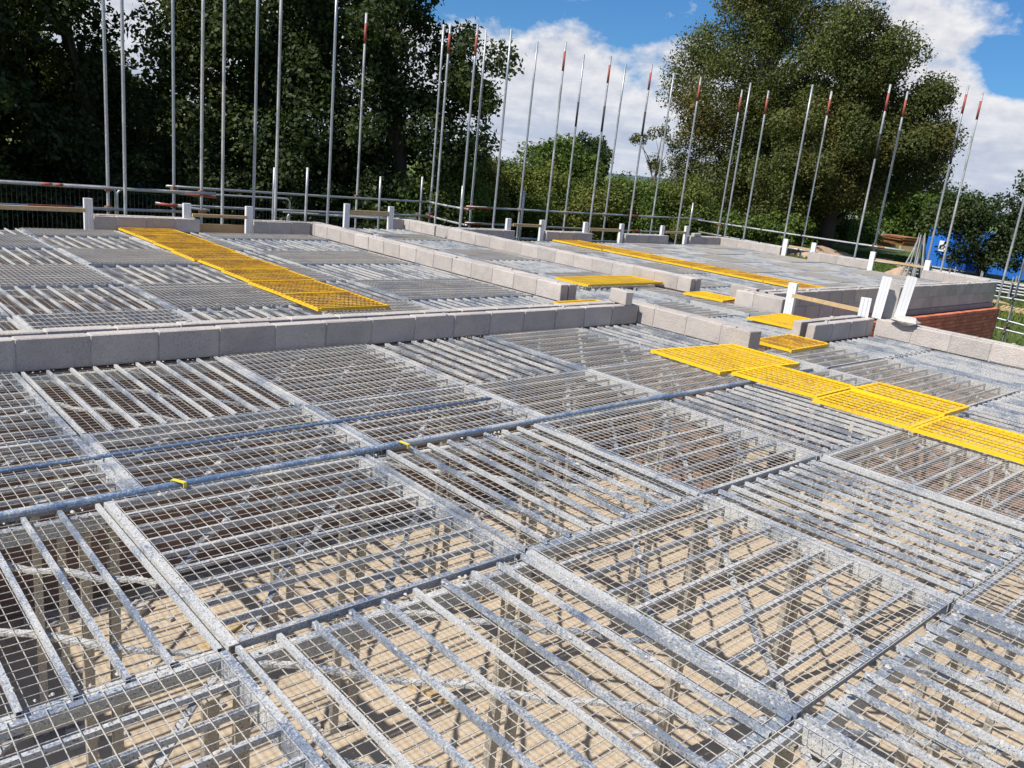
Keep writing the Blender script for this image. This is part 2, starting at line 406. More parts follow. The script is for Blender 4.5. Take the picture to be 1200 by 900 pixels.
# loose blocks
o = tag(obj('loose_block', bevel_box('loose_block', (.30, .10, .15), M['block'], .006, .003), None, (7.30, 6.00, TOP+.076), R(78)), 'loose pale concrete block sitting on top of the long front wall', 'concrete block')
o = tag(obj('loose_block', bevel_box('loose_block', (.44, .10, .215), M['block'], .006, .003), None, (10.9, 6.62, .115), R(90)), 'pale block lying on the right bay deck behind the white closer stub', 'concrete block')
o = tag(obj('loose_block', bevel_box('loose_block', (.34, .10, .09), M['mortar'], .012, .01), None, (19.3, 13.52, TOP+.048), 0), 'small block slab lying on the far rear corner wall', 'concrete block')
bm = bmesh.new(); bmesh.ops.create_icosphere(bm, subdivisions=2, radius=1)
for v in bm.verts:
    v.co *= 1+.25*math.sin(v.co.x*5+1)*math.cos(v.co.y*4+v.co.z*3)
    v.co = Vector((v.co.x*.13, v.co.y*.16, v.co.z*.055))
me = bpy.data.meshes.new('mortar_heap'); bm.to_mesh(me); bm.free(); me.materials.append(M['mortar'])
tag(obj('mortar_heap', me, None, (10.44, 4.04, TOP+.045)), 'lump of set mortar overhanging the right hand block wall', 'mortar lump')

# brick outer leaf
bw = thing('brick_wall', 'low red brick wall in front of the tall shaded block wall', 'brick wall', (11.2, 5.90, 0))
bmesh_b = bevel_box('brick', (.215, .1025, .065), M['brick'], .004, .0015)
BT = -.335
for c in range(9):
    for i in range(41):
        x = i*.2255+(.11 if c % 2 else 0)
        if x > 8.95: continue
        obj('brick', bmesh_b, bw, (x, .05+random.uniform(-.002, .002), BT-.0325-c*.075+random.uniform(-.001, .001)))
obj('mortar_joint', MB().box((4.45, .052, (BT-.012+GZ)/2), (9.1, .09, BT-.012-GZ)).mesh('brick_mortar_core', M['brickm']), bw)
for i, c in enumerate((0, 1)):
    obj('brick', bmesh_b, bw, (9.10, .19, BT-.0325-c*.075), R(90))

# ------------------------------------------------------------------ white cavity closers
def closer(x, y, z0, z1, face, label, w=.115, tilt=(0, 0)):
    mb = MB(); h = z1-z0
    mb.box((0, 0, h/2), (w-.004, .046, h))
    for sy_ in (-1, 1):
        for xx, ww in ((-w/2+.017, .034), (0, w*.34), (w/2-.017, .034)): mb.box((xx, sy_*.0265, h/2), (ww, .009, h+.002))
    o = obj('cavity_closer', mb.mesh('cavity_closer', M['upvc']), None, (x, y, z0))
    o.rotation_euler = (tilt[0], tilt[1], face)
    return tag(o, label, 'cavity closer', 'white plastic cavity closers')
cl = [(3.80, 13.66, -.02, .46, 0, 'white closer left of the far left block wall'),
 (5.30, 13.68, TOP, .45, 0, 'white closer standing on the far left wall beside the plywood'),
 (6.36, 13.66, -.02, .45, 0, 'white closer right of the plywood gap'),
 (9.11, 15.02, -.02, .48, 0, 'left white closer of the middle bay rear opening'),
 (10.20, 15.02, -.02, .47, 0, 'right white closer of the middle bay rear opening'),
 (12.30, 13.56, TOP, .46, 0, 'white closer on the first rear wall of the right bay'),
 (13.34, 13.56, -.02, .46, 0, 'white closer left of the second rear wall, right bay'),
 (14.80, 13.56, TOP, .46, 0, 'white closer on the right end of the second rear wall'),
 (16.14, 13.56, -.02, .46, 0, 'white closer left of the third rear wall, right bay'),
 (17.80, 13.56, TOP, .46, 0, 'white closer on the right end of the third rear wall'),
 (18.86, 13.56, -.02, .48, 0, 'white closer left of the far rear corner wall'),
 (20.46, 11.45, -.02, .44, R(-90), 'white closer at the near end of the far right corner wall'),
 (20.50, 10.66, TOP, .45, R(-90), 'white closer beyond the middle far right wall'),
 (20.46, 9.06, -.02, .45, R(-90), 'white closer at the near end of the middle far right wall'),
 (20.50, 7.74, TOP, .44, R(-90), 'white closer on the last wall at far right by the grass'),
 (10.46, 5.62, -.02, .45, R(-90), 'white closer at the end of the stub wall holding a timber rail'),
 (10.36, 4.55, TOP, .45, R(-60), 'small white closer on the short grey cavity wall')]
for c in cl: closer(*c, w=.12)
closer(10.48, 4.43, TOP, .74, R(-62), 'tall white closer leaning at the near bay corner, left of pair', .11, (0, R(3)))
closer(10.52, 4.17, TOP, .79, R(-58), 'tall white closer leaning at the near bay corner, right of pair', .11, (0, R(5)))
tag(obj('timber_board', MB().box((0, 0, .25), (.13, .02, .5)).mesh('timber_board', M['mortar']), None, (10.68, 4.36, TOP), R(-60)), 'grey board standing between the two tall white closers', 'board')

# timber rails and plywood
def rail_box(a, b, sec, mat, name, label, cat):
    a, b = Vector(a), Vector(b); d = b-a
    o = obj(name, MB().box((0, 0, 0), (d.length, sec[0], sec[1])).mesh(name, mat), None, (a+b)/2)
    o.rotation_euler = d.to_track_quat('X', 'Z').to_euler()
    return tag(o, label, cat)
rail_box((1.0, 13.60, .285), (3.74, 13.60, .285), (.05, .06), M['timber'], 'timber_rail', 'timber rail across the far left opening under the red scaffold tube', 'timber rail')
rail_box((5.36, 13.60, .272), (6.30, 13.60, .268), (.045, .05), M['timber'], 'timber_rail', 'timber rail above the plywood in the rear gap', 'timber rail')
rail_box((9.18, 15.0, .31), (10.13, 15.0, .31), (.045, .10), M['timber'], 'timber_rail', 'brown timber rail between the middle bay closers', 'timber rail')
rail_box((10.45, 5.60, .285), (10.45, 4.62, .27), (.045, .05), M['timber'], 'timber_rail', 'timber rail from the stub closer to the small closer', 'timber rail')
rail_box((13.40-1.0, 13.52, .33), (13.28, 13.52, .33), (.045, .06), M['timber'], 'timber_rail', 'timber rail in the first rear gap of the right bay', 'timber rail')
rail_box((14.90, 13.52, .295), (16.06, 13.52, .295), (.045, .07), M['timber'], 'timber_rail', 'timber rail in the second rear gap of the right bay', 'timber rail')
rail_box((17.90, 13.52, .30), (18.80, 13.52, .30), (.045, .06), M['timber'], 'timber_rail', 'timber rail in the third rear gap of the right bay', 'timber rail')
rail_box((20.5, 11.36, .268), (20.5, 10.74, .262), (.045, .05), M['timber'], 'timber_rail', 'timber rail in the upper gap of the far right wall', 'timber rail')
rail_box((20.5, 8.98, .272), (20.5, 7.80, .268), (.045, .05), M['timber'], 'timber_rail', 'timber rail in the lower gap of the far right wall', 'timber rail')
tag(obj('plywood_sheet', MB().box((0, 0, 0), (1.3, .018, .9)).mesh('plywood_sheet', M['ply']), None, (5.95, 13.95, -.35)), 'tan plywood sheet filling the gap behind the left bay', 'plywood')

# ------------------------------------------------------------------ deck panels
PM = {}
PIT = .05
def mesh_key(kind, key, fn):
    if (kind, key) not in PM: PM[(kind, key)] = fn()
    return PM[(kind, key)]
def wire_mesh(L, Wd, rad, mat, pit=PIT, name='wire_mesh', zc=0.0):
    var = random.randrange(3)
    def mk():
        mb = MB(); q_ = random.Random(var+int(L*1000)+int(Wd*77)); sag = lambda x, y: -.004*math.cos(math.pi*x/L)*math.cos(math.pi*y/Wd)*(1+.5*var)
        def run(p0, p1, off):
            j = [q_.uniform(-.0016, .0016) for _ in range(5)]; pts = []
            for i in range(5):
                f_ = i/4; x = p0[0]+(p1[0]-p0[0])*f_; y = p0[1]+(p1[1]-p0[1])*f_
                alongx = abs(p1[0]-p0[0]) > abs(p1[1]-p0[1])
                pts.append((x+(0 if alongx else j[i]), y+(j[i] if alongx else 0), zc+off+(sag(x, y)*.3 if L > .3 else 0)))
            mb.tube(pts, rad, 4, False)
        n = max(2, int(round(Wd/pit)))
        for i in range(n+1): run((-L/2, -Wd/2+Wd*i/n), (L/2, -Wd/2+Wd*i/n), 0)
        n = max(2, int(round(L/pit)))
        for i in range(n+1): run((-L/2+L*i/n, -Wd/2), (-L/2+L*i/n, Wd/2), rad*1.8)
        return mb.mesh(name, mat)
    return mesh_key(name, (round(L, 3), round(Wd, 3), rad, pit, var), mk)
def bar_mesh(L, w, h, mat, name):
    return mesh_key(name, (round(L, 3), w, h), lambda: MB().square_tube(L, w, h, .003, -h).mesh(name, mat))
def brace_mesh(L, var):
    def mk():
        r_ = random.Random(var*17+3); mb = MB(); n = 13; o = 0
        zs = [-.047+.010*math.sin(i*1.7+var)+r_.uniform(-.003, .003) for i in range(n)]
        ys = [r_.uniform(-.006, .006) for i in range(n)]
        for i in range(n):
            x = -L/2+L*i/(n-1); w = .013+r_.uniform(-.003, .004)
            for a, b in ((-w, -.006), (w, -.006), (w, .006), (-w, .006)): mb.v.append((x, ys[i]+a, zs[i]+b))
        for i in range(n-1):
            for j in range(4):
                a = i*4+j; b = i*4+(j+1) % 4; mb.f.append((a, b, b+4, a+4))
        mb.f += [(0, 1, 2, 3)[::-1], tuple(4*(n-1)+j for j in range(4))]
        return mb.mesh('brace', M['strip'])
    return mesh_key('brace', (round(L, 2), var), mk)
def plate_mesh(Wd, flush):
    def mk():
        mb = MB()
        if flush:   # channel, web up, flush with the bars
            mb.box((0, 0, -.004), (.036, Wd, .006)).box((-.015, 0, -.040), (.006, Wd, .066)).box((.015, 0, -.040), (.006, Wd, .066))
            for i in range(8): mb.box((.016 if i % 2 else -.016, -Wd/2+Wd*(i+.5)/8, -.04), (.010, .03, .05))
        else:       # channel seen from the open side, carries the bars
            mb.box((0, 0, -.036), (.042, Wd, .006)).box((-.018, 0, -.070), (.006, Wd, .065)).box((.018, 0, -.070), (.006, Wd, .065))
        return mb.mesh('end_channel', M['galv_plate'])
    return mesh_key('plate', (round(Wd, 3), flush), mk)
def panel(cx, cy, sx, sy, kind, label, group):
    """kind U: bars along x, mesh on top, end channels flush.  kind D: turned over, bars along y lie proud of their channels"""
    t = thing('deck_panel', label, 'deck panel', (cx, cy, random.uniform(-.005, .004)), 0, group)
    L, Wd, rz = (sx, sy, 0.0) if kind == 'U' else (sy, sx, R(90))
    t.rotation_euler = (random.uniform(-.003, .003), random.uniform(-.003, .003), rz+random.uniform(-.004, .004))
    L -= .012; Wd -= .012
    nb = max(2, int(round(Wd/.126))+0)
    bl = L-.076 if kind == 'U' else L-.01
    for i in range(nb):
        y = -Wd/2+.02+(Wd-.04)*i/(nb-1)
        edge = i in (0, nb-1)
        if kind == 'U' and edge:
            ob = obj('edge_tube', bar_mesh(bl, .024, .032, M['tube'] if random.random() < .5 else M['galv'], 'edge_tube'), t, (0, y, -.0005))
        else:
            ob = obj('bar', bar_mesh(bl, .0175, .021, M['galv'], 'bar'), t, (random.uniform(-.006, .006), y+random.uniform(-.004, .004), random.uniform(-.002, .001)), random.uniform(-.003, .003))
    for s in (-1, 1):
        obj('end_channel', plate_mesh(Wd, kind == 'U'), t, (s*(L/2-.019 if kind == 'U' else L/2-.035), 0, 0))
    dl = min(Wd, L-.1)
    for off in (-.58, 0, .58):
        # a 45 degree strip clipped to the panel
        hx, hy = L/2-.06, Wd/2-.01
        lo = max(-hx, -hy+off); hi = min(hx, hy+off)
        if hi-lo < .2: continue
        ob = obj('brace', brace_mesh((hi-lo)*1.4142, random.randrange(3)), t, ((lo+hi)/2, (lo+hi)/2-off, 0), R(45))
    ob = obj('wire_mesh', wire_mesh(bl, Wd, .00175, M['wire']), t, (0, 0, .0035 if kind == 'U' else -.0305))
    ob['kind'] = 'stuff'
    if math.hypot(cx, cy) < 9:
        ob = obj('mortar_crust', crust_mesh(L, Wd, kind, random.randrange(4)), t, (0, 0, 0)); ob['kind'] = 'stuff'
    return t
def crust_mesh(L, Wd, kind, var):
    def mk():
        r_ = random.Random(var*31+int(L*100)); mb = MB(); nb = max(2, int(round(Wd/.126)))
        for q in range(110):
            if r_.random() < .72:
                y = -Wd/2+.02+(Wd-.04)*r_.randrange(nb)/(nb-1)+r_.uniform(-.007, .007); x = r_.uniform(-L/2+.04, L/2-.04)
            else:
                y = r_.uniform(-Wd/2+.02, Wd/2-.02); x = r_.choice((-1, 1))*(L/2-.019 if kind == 'U' else L/2-.035)+r_.uniform(-.015, .015)
            z = .001 if (kind == 'U' or abs(y) < 9) else -.03
            w = r_.uniform(.0025, .006)*(1.8 if r_.random() < .08 else 1)
            o = len(mb.v); n = 6; h = w*r_.uniform(.3, .6)
            for j in range(n):
                a = 2*math.pi*j/n; rr = w*r_.uniform(.7, 1.5); mb.v.append((x+rr*math.cos(a)*1.5, y+rr*math.sin(a), z-.002))
            for j in range(n):
                a = 2*math.pi*j/n; rr = w*r_.uniform(.3, .7); mb.v.append((x+rr*math.cos(a)*1.5, y+rr*math.sin(a), z+h))
            for j in range(n): mb.f.append((o+j, o+(j+1) % n, o+n+(j+1) % n, o+n+j))
            mb.f.append(tuple(o+n+j for j in range(n)))
        return mb.mesh('mortar_crust', M['mortar'])
    return mesh_key('crust', (round(L, 2), round(Wd, 2), kind, var), mk)

PANELS = []
def bay(bayname, xs, ys, rowfrom, first, skip=()):
    """xs, ys: seam positions; ys from the wall that rows are counted from"""
    for j in range(len(ys)-1):
        ya, yb = sorted((ys[j], ys[j+1])); row = []
        for i in range(len(xs)-1):
            if (i, j) in skip: continue
            xa, xb = xs[i], xs[i+1]
            kind = first(i, j)
            row.append((xa, xb, ya, yb, kind))
        vis = 0
        for (xa, xb, ya, yb, kind) in row:
            seen = any(in_frame(x, y) for x in np.linspace(xa, xb, 4) for y in np.linspace(ya, yb, 4))
            if seen:
                vis += 1
                lb = 'grid panel, %s bars, %s panel from left, %s row %s' % ('crosswise' if kind == 'U' else 'lengthways', ORD[vis], ORD[j+1], rowfrom)
                grp = 'galvanised deck panels of the %s' % bayname
            else:
                lb = 'galvanised deck panel lying just outside the edge of the photograph'; grp = 'deck panels outside the photograph'
            panel((xa+xb)/2, (ya+yb)/2, xb-xa, yb-ya, kind, lb, grp)
near_x = [-1.65+1.335*i for i in range(10)]            # ... 1.02, 2.355, 3.69 ... 10.365
near_x0 = near_x[:]
# rows nearest the wall are shifted a little
up_x = [-1.47+1.325*i for i in range(7)]+[7.47]
chk = lambda i, j: 'U' if (i+j) % 2 == 0 else 'D'
def row_first(i, j):
    return 'U' if j == 1 else ('D' if i % 2 == 0 else 'U')
bay('near bay', up_x, [5.845, 4.515, 3.635], 'before the front wall', row_first)
bay('near bay', near_x, [3.605, 2.28, .96, -.36, -1.68], 'below the blue tube', lambda i, j: 'U' if (i+j+(i >= 7)) % 2 == 0 else 'D')
bay('near bay passage', [7.74, 9.03, 10.36], [4.36, 3.63], 'beside the right hand wall', lambda i, j: 'D' if i else 'U')
bay('left bay', [.18, 1.505, 2.83, 4.155, 5.48, 7.47], [6.20, 6.56, 7.60, 8.93, 10.24, 11.55, 12.85, 13.55], 'behind the front wall', lambda i, j: 'U' if (j in (0,) or (i+j) % 2 == 0) else 'D')
bay('middle bay', [7.86, 9.18, 10.50], [7.95, 9.27, 10.6, 11.9, 13.2, 14.1, 14.95], 'behind the yellow cross panel', lambda i, j: 'U' if (i+j) % 2 else 'D')
bay('middle bay passage', [7.86, 9.60], [4.72, 5.85, 6.85, 7.90], 'behind the grey cavity wall', lambda i, j: 'U' if j % 2 else 'D')
bay('middle bay passage side', [9.86, 10.38], [4.72, 5.85, 6.85, 7.90], 'beside the dark slot', lambda i, j: 'U')
bay('right bay', [10.86, 12.18, 13.5, 14.82, 16.14, 17.46, 18.78, 20.36], [6.40, 7.68, 8.98, 10.28, 11.58, 12.6, 13.42], 'behind the two course wall', lambda i, j: 'U' if (i+j) % 2 else 'D')

# long bluish tube lying along the seam of the near bay
tb = obj('seam_tube', MB().tube([(x, 3.620, .012+.003*math.sin(x*3)) for x in np.linspace(-1.6, 7.4, 14)], .0175, 10).mesh('seam_tube', M['seam'], True))
tag(tb, 'long blue grey steel tube lying along the seam between panel rows', 'steel tube')
tb = obj('seam_tube', MB().tube([(x, 4.13, .008) for x in np.linspace(-1.4, 3.75, 8)], .010, 8).mesh('seam_tube', M['seam'], True))
tag(tb, 'thinner grey tube parallel to and beyond the blue seam tube', 'steel tube')

# yellow tape tags
for (x, y, rz, lb) in ((1.36, 3.605, .5, 'yellow tape tag on the blue tube nearest the camera'), (2.62, 3.58, .2, 'yellow tape tag at the corner of a lengthways panel by the tube')):
    mb = MB().box((0, 0, .034), (.022, .07, .003)).box((0, -.036, .022), (.022, .003, .024)).box((0, .036, .020), (.022, .003, .028))
    tag(obj('tape_tag', mb.mesh('tape_tag', M['tag']), None, (x, y, 0), rz), lb, 'tag')

# props below the deck
pm = MB().box((0, 0, (FZ-.12)/2), (.042, .042, -FZ-.12))
for q in range(9): pm.box((0, 0, -.3-q*.15), (.0445, .014, .014))
pm = pm.mesh('post', M['prop'])
ph = MB().box((0, 0, -.117), (.09, .09, .008)).mesh('head_plate', M['prop']); pb = MB().box((0, 0, FZ+.004), (.12, .12, .008)).mesh('base_plate', M['prop'])
for x in near_x[1:9]:
    for y in (4.515, 3.60, 2.28, .96, -.36):
        if y > 4 and x > 7.3: continue
        a_ = random.uniform(-.2, .2)+random.choice((0, R(90))); xx, yy = x+random.uniform(-.03, .03), y+random.uniform(-.04, .02)
        for s_ in (-1, 1):
            t = thing('support_prop', 'square steel prop standing on the sandy floor under the near bay deck', 'prop', (xx+s_*.058*math.cos(a_), yy+s_*.058*math.sin(a_), 0), a_, 'steel props under the near bay')
            t.rotation_euler[0] = random.uniform(-.006, .006)
            obj('post', pm, t); obj('head_plate', ph, t); obj('base_plate', pb, t)
# rubble and offcuts on the lower floor
rb = MB()
for i in range(420):
    if i < 190: x, y = random.uniform(.5, 7.2), 5.80-abs(random.gauss(0, .10))
    else: x, y = random.uniform(.8, 8), random.uniform(0, 5.7)
    w = random.uniform(.012, .05)*(2.2 if random.random() < .08 else 1)
    rb.box((x, y, FZ+w*.25), (w*random.uniform(1, 2.2), w, w*.6), random.uniform(0, 3.1))
o = obj('floor_rubble', rb.mesh('floor_rubble', M['mortar'])); o['kind'] = 'stuff'
ob_ = [(2.1, 4.9, .5), (3.0, 3.6, 1.9), (1.75, 3.5, 2.6), (4.2, 4.4, .2)]
for n_, (x, y, a_) in enumerate(ob_):
    tag(obj('timber_offcut', MB().box((0, 0, .012), (.55-.07*n_, .09, .022)).mesh('timber_offcut', M['timber']), None, (x, y, FZ), a_), 'timber offcut lying on the floor below the deck, %s from the left' % ORD[(2, 3, 1, 4)[n_]], 'timber offcut', 'offcuts on the lower floor')

# ------------------------------------------------------------------ yellow walkway panels
def ypanel(cx, cy, sx, sy, z, along, label, group, rz=0.0, tiltx=0.0, tilty=0.0, nb=None, mt='yellow'):
    t = thing('yellow_panel', label, 'yellow panel', (cx, cy, z), 0, group)
    L, Wd, r0 = (sx, sy, 0.0) if along == 'x' else (sy, sx, R(90))
    t.rotation_euler = (tiltx, tilty, r0+rz)
    L -= .01; Wd -= .01
    n = nb or max(4, int(round(Wd/.080)))
    bmh = mesh_key('ybar', (round(L, 3), mt), lambda: MB().square_tube(L, .022, .010, .003, -.010).mesh('yellow_bar', M[mt]))
    for i in range(n):
        obj('bar', bmh, t, (0, -Wd/2+.02+(Wd-.04)*i/(n-1), random.uniform(-.002, .002)))
    em = mesh_key('yend', (round(Wd, 3),), lambda: MB().box((0, 0, -.012), (.028, Wd, .028)).mesh('yellow_end', M['yellow']))
    for s in (-1, 1): obj('end_rail', em, t, (s*(L/2-.015), 0, -.004))
    sm = mesh_key('yside', (round(L, 3),), lambda: MB().box((0, 0, -.013), (L-.058, .014, .030)).mesh('yellow_side', M['yellow']))
    for s in (-1, 1): obj('side_rail', sm, t, (0, s*(Wd/2-.004), .003))
    def cross():
        mb = MB(); n_ = int(L/.05)
        for i in range(1, n_): mb.tube([(-L/2+L*i/n_+random.uniform(-.004, .004), -Wd/2, 0), (-L/2+L*i/n_+random.uniform(-.004, .004), Wd/2, 0)], .0015, 4, False)
        return mb.mesh('cross_wire', M[mt])
    w = obj('cross_wire', mesh_key('ycross', (round(L, 3), round(Wd, 3), mt), cross), t, (0, 0, .002)); w['kind'] = 'stuff'
    return t
yg = 'yellow panels of the left bay walkway'
for i in range(8):
    yc = 13.15-i*.80
    ypanel(4.62-.0*i+random.uniform(-.05, .05)-.02*i, yc, .86, .80, .045, 'x', 'yellow grid panel, %s from the far end of the left bay walkway' % ORD[i+1], yg, random.uniform(-.02, .02), random.uniform(-.006, .006), mt='worn')
yg = 'yellow panels of the right bay walkway'
for i in range(8):
    yc = 13.0-i*.79
    ypanel(13.95+random.uniform(-.04, .04), yc, .85, .79, .045, 'y', 'yellow grid panel, %s from the far end of the right bay walkway' % ORD[i+1], yg, random.uniform(-.02, .02), random.uniform(-.006, .006), mt='worn')
yg = 'yellow panels of the near walkway'
ypanel(6.83, 4.22, 1.26, .84, .048, 'y', 'dusty yellow grid panel at the upper left start of the near walkway', yg, R(-4), R(.4))
ypanel(6.66, 3.41, .74, .82, .052, 'y', 'yellow grid panel second along the near walkway', yg, R(1.5))
ypanel(6.52, 2.58, .68, .80, .055, 'y', 'bright yellow grid panel at the outer edge of the walkway pair', yg, R(1))
ypanel(7.10, 2.58, .52, .80, .072, 'y', 'yellow grid panel on the inner side of the walkway pair', yg, R(-1))
ypanel(6.53, 1.79, .74, .78, .058, 'y', 'bright yellow grid panel reaching the right edge of the photograph', yg, R(1))
ypanel(6.53, 1.00, .74, .78, .05, 'y', 'yellow grid panel continuing past the right edge of the photograph', yg, R(-1))
yg = 'yellow panels in the wall openings'
ypanel(7.62, 6.72, .80, .56, .04, 'x', 'yellow grid panel at the foot of the left rear wall end', yg, R(2))
ypanel(9.62, 8.15, 1.80, .66, .075, 'x', 'yellow grid panel bridging the middle bay between two walls', yg, R(1), 0, 0)
ypanel(10.44, 6.88, .52, .66, .045, 'y', 'yellow grid panel at the end of the middle and right wall', yg, R(6))
ypanel(9.78, 5.20, .98, .74, .05, 'y', 'clean bright yellow grid panel behind the grey cavity wall', yg, R(3))
ypanel(8.38, 4.42, .90, .52, .045, 'y', 'dirty orange yellow grid panel between the wall ends', yg, R(2), mt='worn')

# ------------------------------------------------------------------ scaffolding
TR = .0255
def pole(x, y, z1, label, red=True, z0=GZ, black=False, couplers=()):
    t = thing('scaffold_pole', label, 'scaffold pole', (x, y, z0), 0, 'scaffold poles round the building')
    bend = random.uniform(-.02, .02); b2 = random.uniform(-.02, .02); H = z1-z0
    P = lambda q: (bend*math.sin(q/H*3.1), b2*(q/H)**2, q)
    obj('tube', MB().tube([P(H*i/6) for i in range(7)], TR, 10).mesh('tube', M['pole'], True), t)
    if red: obj('red_band', MB().tube([P(H-.62), P(H-.20)], TR+.002, 10).mesh('red_band', M['red'], True), t)
    if black: obj('dark_band', MB().tube([P(H-1.75), P(H-1.15)], TR+.002, 10).mesh('dark_band', M['dark'], True), t)
    for zc in couplers:
        c = P(zc-z0)
        obj('coupler', MB().box((c[0], c[1], c[2]), (.085, .10, .075), random.uniform(-.3, .3)).box((c[0]+.05, c[1]-.05, c[2]), (.03, .03, .05)).mesh('coupler', M['rust']), t)
tall = [(4.27, 14.3, 4.6, (.57, .26)), (4.45, 14.0, 4.7, ()), (5.65, 15.2, 4.6, (.57, .27)), (5.81, 14.3, 4.65, (.59, .26)), (6.03, 14.0, 4.6, ()), (6.59, 14.0, 4.6, ()), (7.01, 14.0, 4.6, ()), (8.18, 14.2, 4.6, ()), (10.32, 16.6, 4.43, (.53,)), (12.55, 16.8, 4.61, (.5, .17)), (11.77, 15.5, 4.43, ()), (11.66, 14.4, 4.35, ()), (12.72, 15.4, 4.47, (.53, .15)), (12.42, 14.2, 4.38, ()), (14.32, 15.4, 4.49, (.54,)), (14.08, 14.2, 4.4, ()), (15.95, 15.4, 4.46, (.54,)), (15.64, 14.2, 4.35, ()), (17.57, 15.4, 4.46, (.55,)), (17.2, 14.2, 4.4, ()), (19.67, 15.4, 4.56, (.55,)), (19.31, 14.2, 4.39, ()), (21.3, 14.16, 4.33, (.53,)), (20.8, 13.6, 4.45, ()), (20.8, 12.97, 4.25, ()), (20.8, 11.71, 4.41, ()), (21.6, 11.59, 4.35, (.53,)), (20.8, 9.67, 4.42, ()), (21.6, 9.58, 4.37, (.53,)), (20.8, 7.87, 4.41, ()), (21.6, 7.81, 4.37, (-.19,)), (20.8, 6.16, 4.4, ()), (21.6, 6.07, 4.35, (-.19, -.9))]
black_i = {16, 17, 19, 27, 29}
reds = {8, 10, 11, 15, 17, 19, 21, 22, 24, 26, 27, 28, 29, 30}
order = sorted(range(len(tall)), key=lambda i: (Vector((tall[i][0], tall[i][1], .5-CAMH)).dot(r2))/(Vector((tall[i][0], tall[i][1], .5-CAMH)).dot(fwd)))
for n_, i in enumerate(order):
    x, y, z, cps = tall[i]
    lb = 'tall scaffold pole%s, %s from the left' % (' with red painted top' if i in reds else '', ORD[n_+1])
    pole(x, y, z, lb, i in reds, GZ, i in black_i, cps)
shorts = [(7.58, 15.2, 1.08), (8.29, 15.2, 1.13), (10.21, 15.5, 1.06), (12.27, 16.8, 1.09), (11.7, 14.5, 1.04), (13.29, 14.2, 1.06), (19.86, 14.2, 1.08)]
so = sorted(range(7), key=lambda i: (Vector((shorts[i][0], shorts[i][1], .5-CAMH)).dot(r2))/(Vector((shorts[i][0], shorts[i][1], .5-CAMH)).dot(fwd)))
for n_, i in enumerate(so):
    pole(*shorts[i], 'short scaffold post ending just above the guard rail, %s from the left' % ORD[n_+1], False)
def grail(a, b, label, red=None, r=TR*.93, mat='pole'):
    a, b = Vector(a), Vector(b)
    t = thing('guard_rail', label, 'guard rail', a, 0, 'scaffold guard rails')
    d = b-a; n = 6
    obj('tube', MB().tube([d*(i/n)+Vector((0, 0, -.01*math.sin(math.pi*i/n))) for i in range(n+1)], r, 10).mesh('tube', M[mat], True), t)
    for q in (red or []):
        obj('red_band', MB().tube([d*q[0]+Vector((0, 0, -.006)), d*q[1]+Vector((0, 0, -.006))], r+.003, 10).mesh('red_band', M['red'], True), t)
grail((1.0, 14.24, .60), (6.02, 14.24, .59), 'upper guard rail with red paint behind the left bay', [(.46, .49), (.50, .52)])
grail((1.0, 14.24, .27), (5.60, 14.24, .26), 'lower guard rail with red paint behind the left bay', [(.46, .60)])
grail((5.55, 15.26, .60), (12.6, 16.7, .50), 'upper guard rail behind the middle bay')
grail((5.6, 15.26, .27), (12.5, 16.7, .16), 'second guard rail behind the middle bay')
grail((5.3, 14.36, .57), (6.05, 14.30, .53), 'short red tipped lap tube beside the plywood gap, upper', [(.3, 1)])
grail((5.3, 15.1, .31), (6.15, 14.8, .25), 'short red tipped lap tube beside the plywood gap, lower', [(0, .4)])
grail((8.2, 16.0, .17), (10.95, 16.0, .11), 'lowest guard rail behind the middle bay')
grail((12.5, 16.85, .50), (11.74, 14.3, .55), 'upper guard rail stepping in at the right bay corner', [(.9, 1)])
grail((12.5, 16.85, .17), (11.74, 14.3, .20), 'lower guard rail stepping in at the right bay corner', [(.05, .2)])
grail((12.5, 15.3, .54), (22.0, 15.3, .57), 'upper guard rail along the rear of the right bay', [(.0, .08), (.62, .67)])
grail((12.5, 15.3, .16), (21.2, 15.3, .12), 'lower guard rail along the rear of the right bay', [(.0, .06), (.70, .75)])
grail((21.52, 15.1, .55), (21.52, 8.75, .53), 'upper guard rail along the far right side', [(.89, .92)])
grail((21.52, 15.0, .20), (21.52, 11.2, .14), 'lower guard rail along the far right side, rear length')
grail((21.52, 11.25, .13), (21.52, 8.3, .19), 'lower guard rail along the far right side, front length')
grail((21.5, 8.6, -.19), (21.5, 4.2, -.19), 'guard rail beyond the tall shaded wall')
grail((21.5, 8.4, -.80), (21.5, 4.2, -1.02), 'low ledger tube in front of the grass beside the brick wall')
grail((21.5, 7.2, -.62), (21.5, 4.2, -.86), 'low ledger tube above its neighbour beside the brick wall')
grail((21.0, 13.3, -.10), (20.95, 9.0, -.10), 'white lower tube seen through the far right gap')
# low tubes seen through the rear gaps
grail((12.3, 15.3, -.16), (20.9, 15.3, -.2), 'lowest tube seen through rear gaps of the right bay')

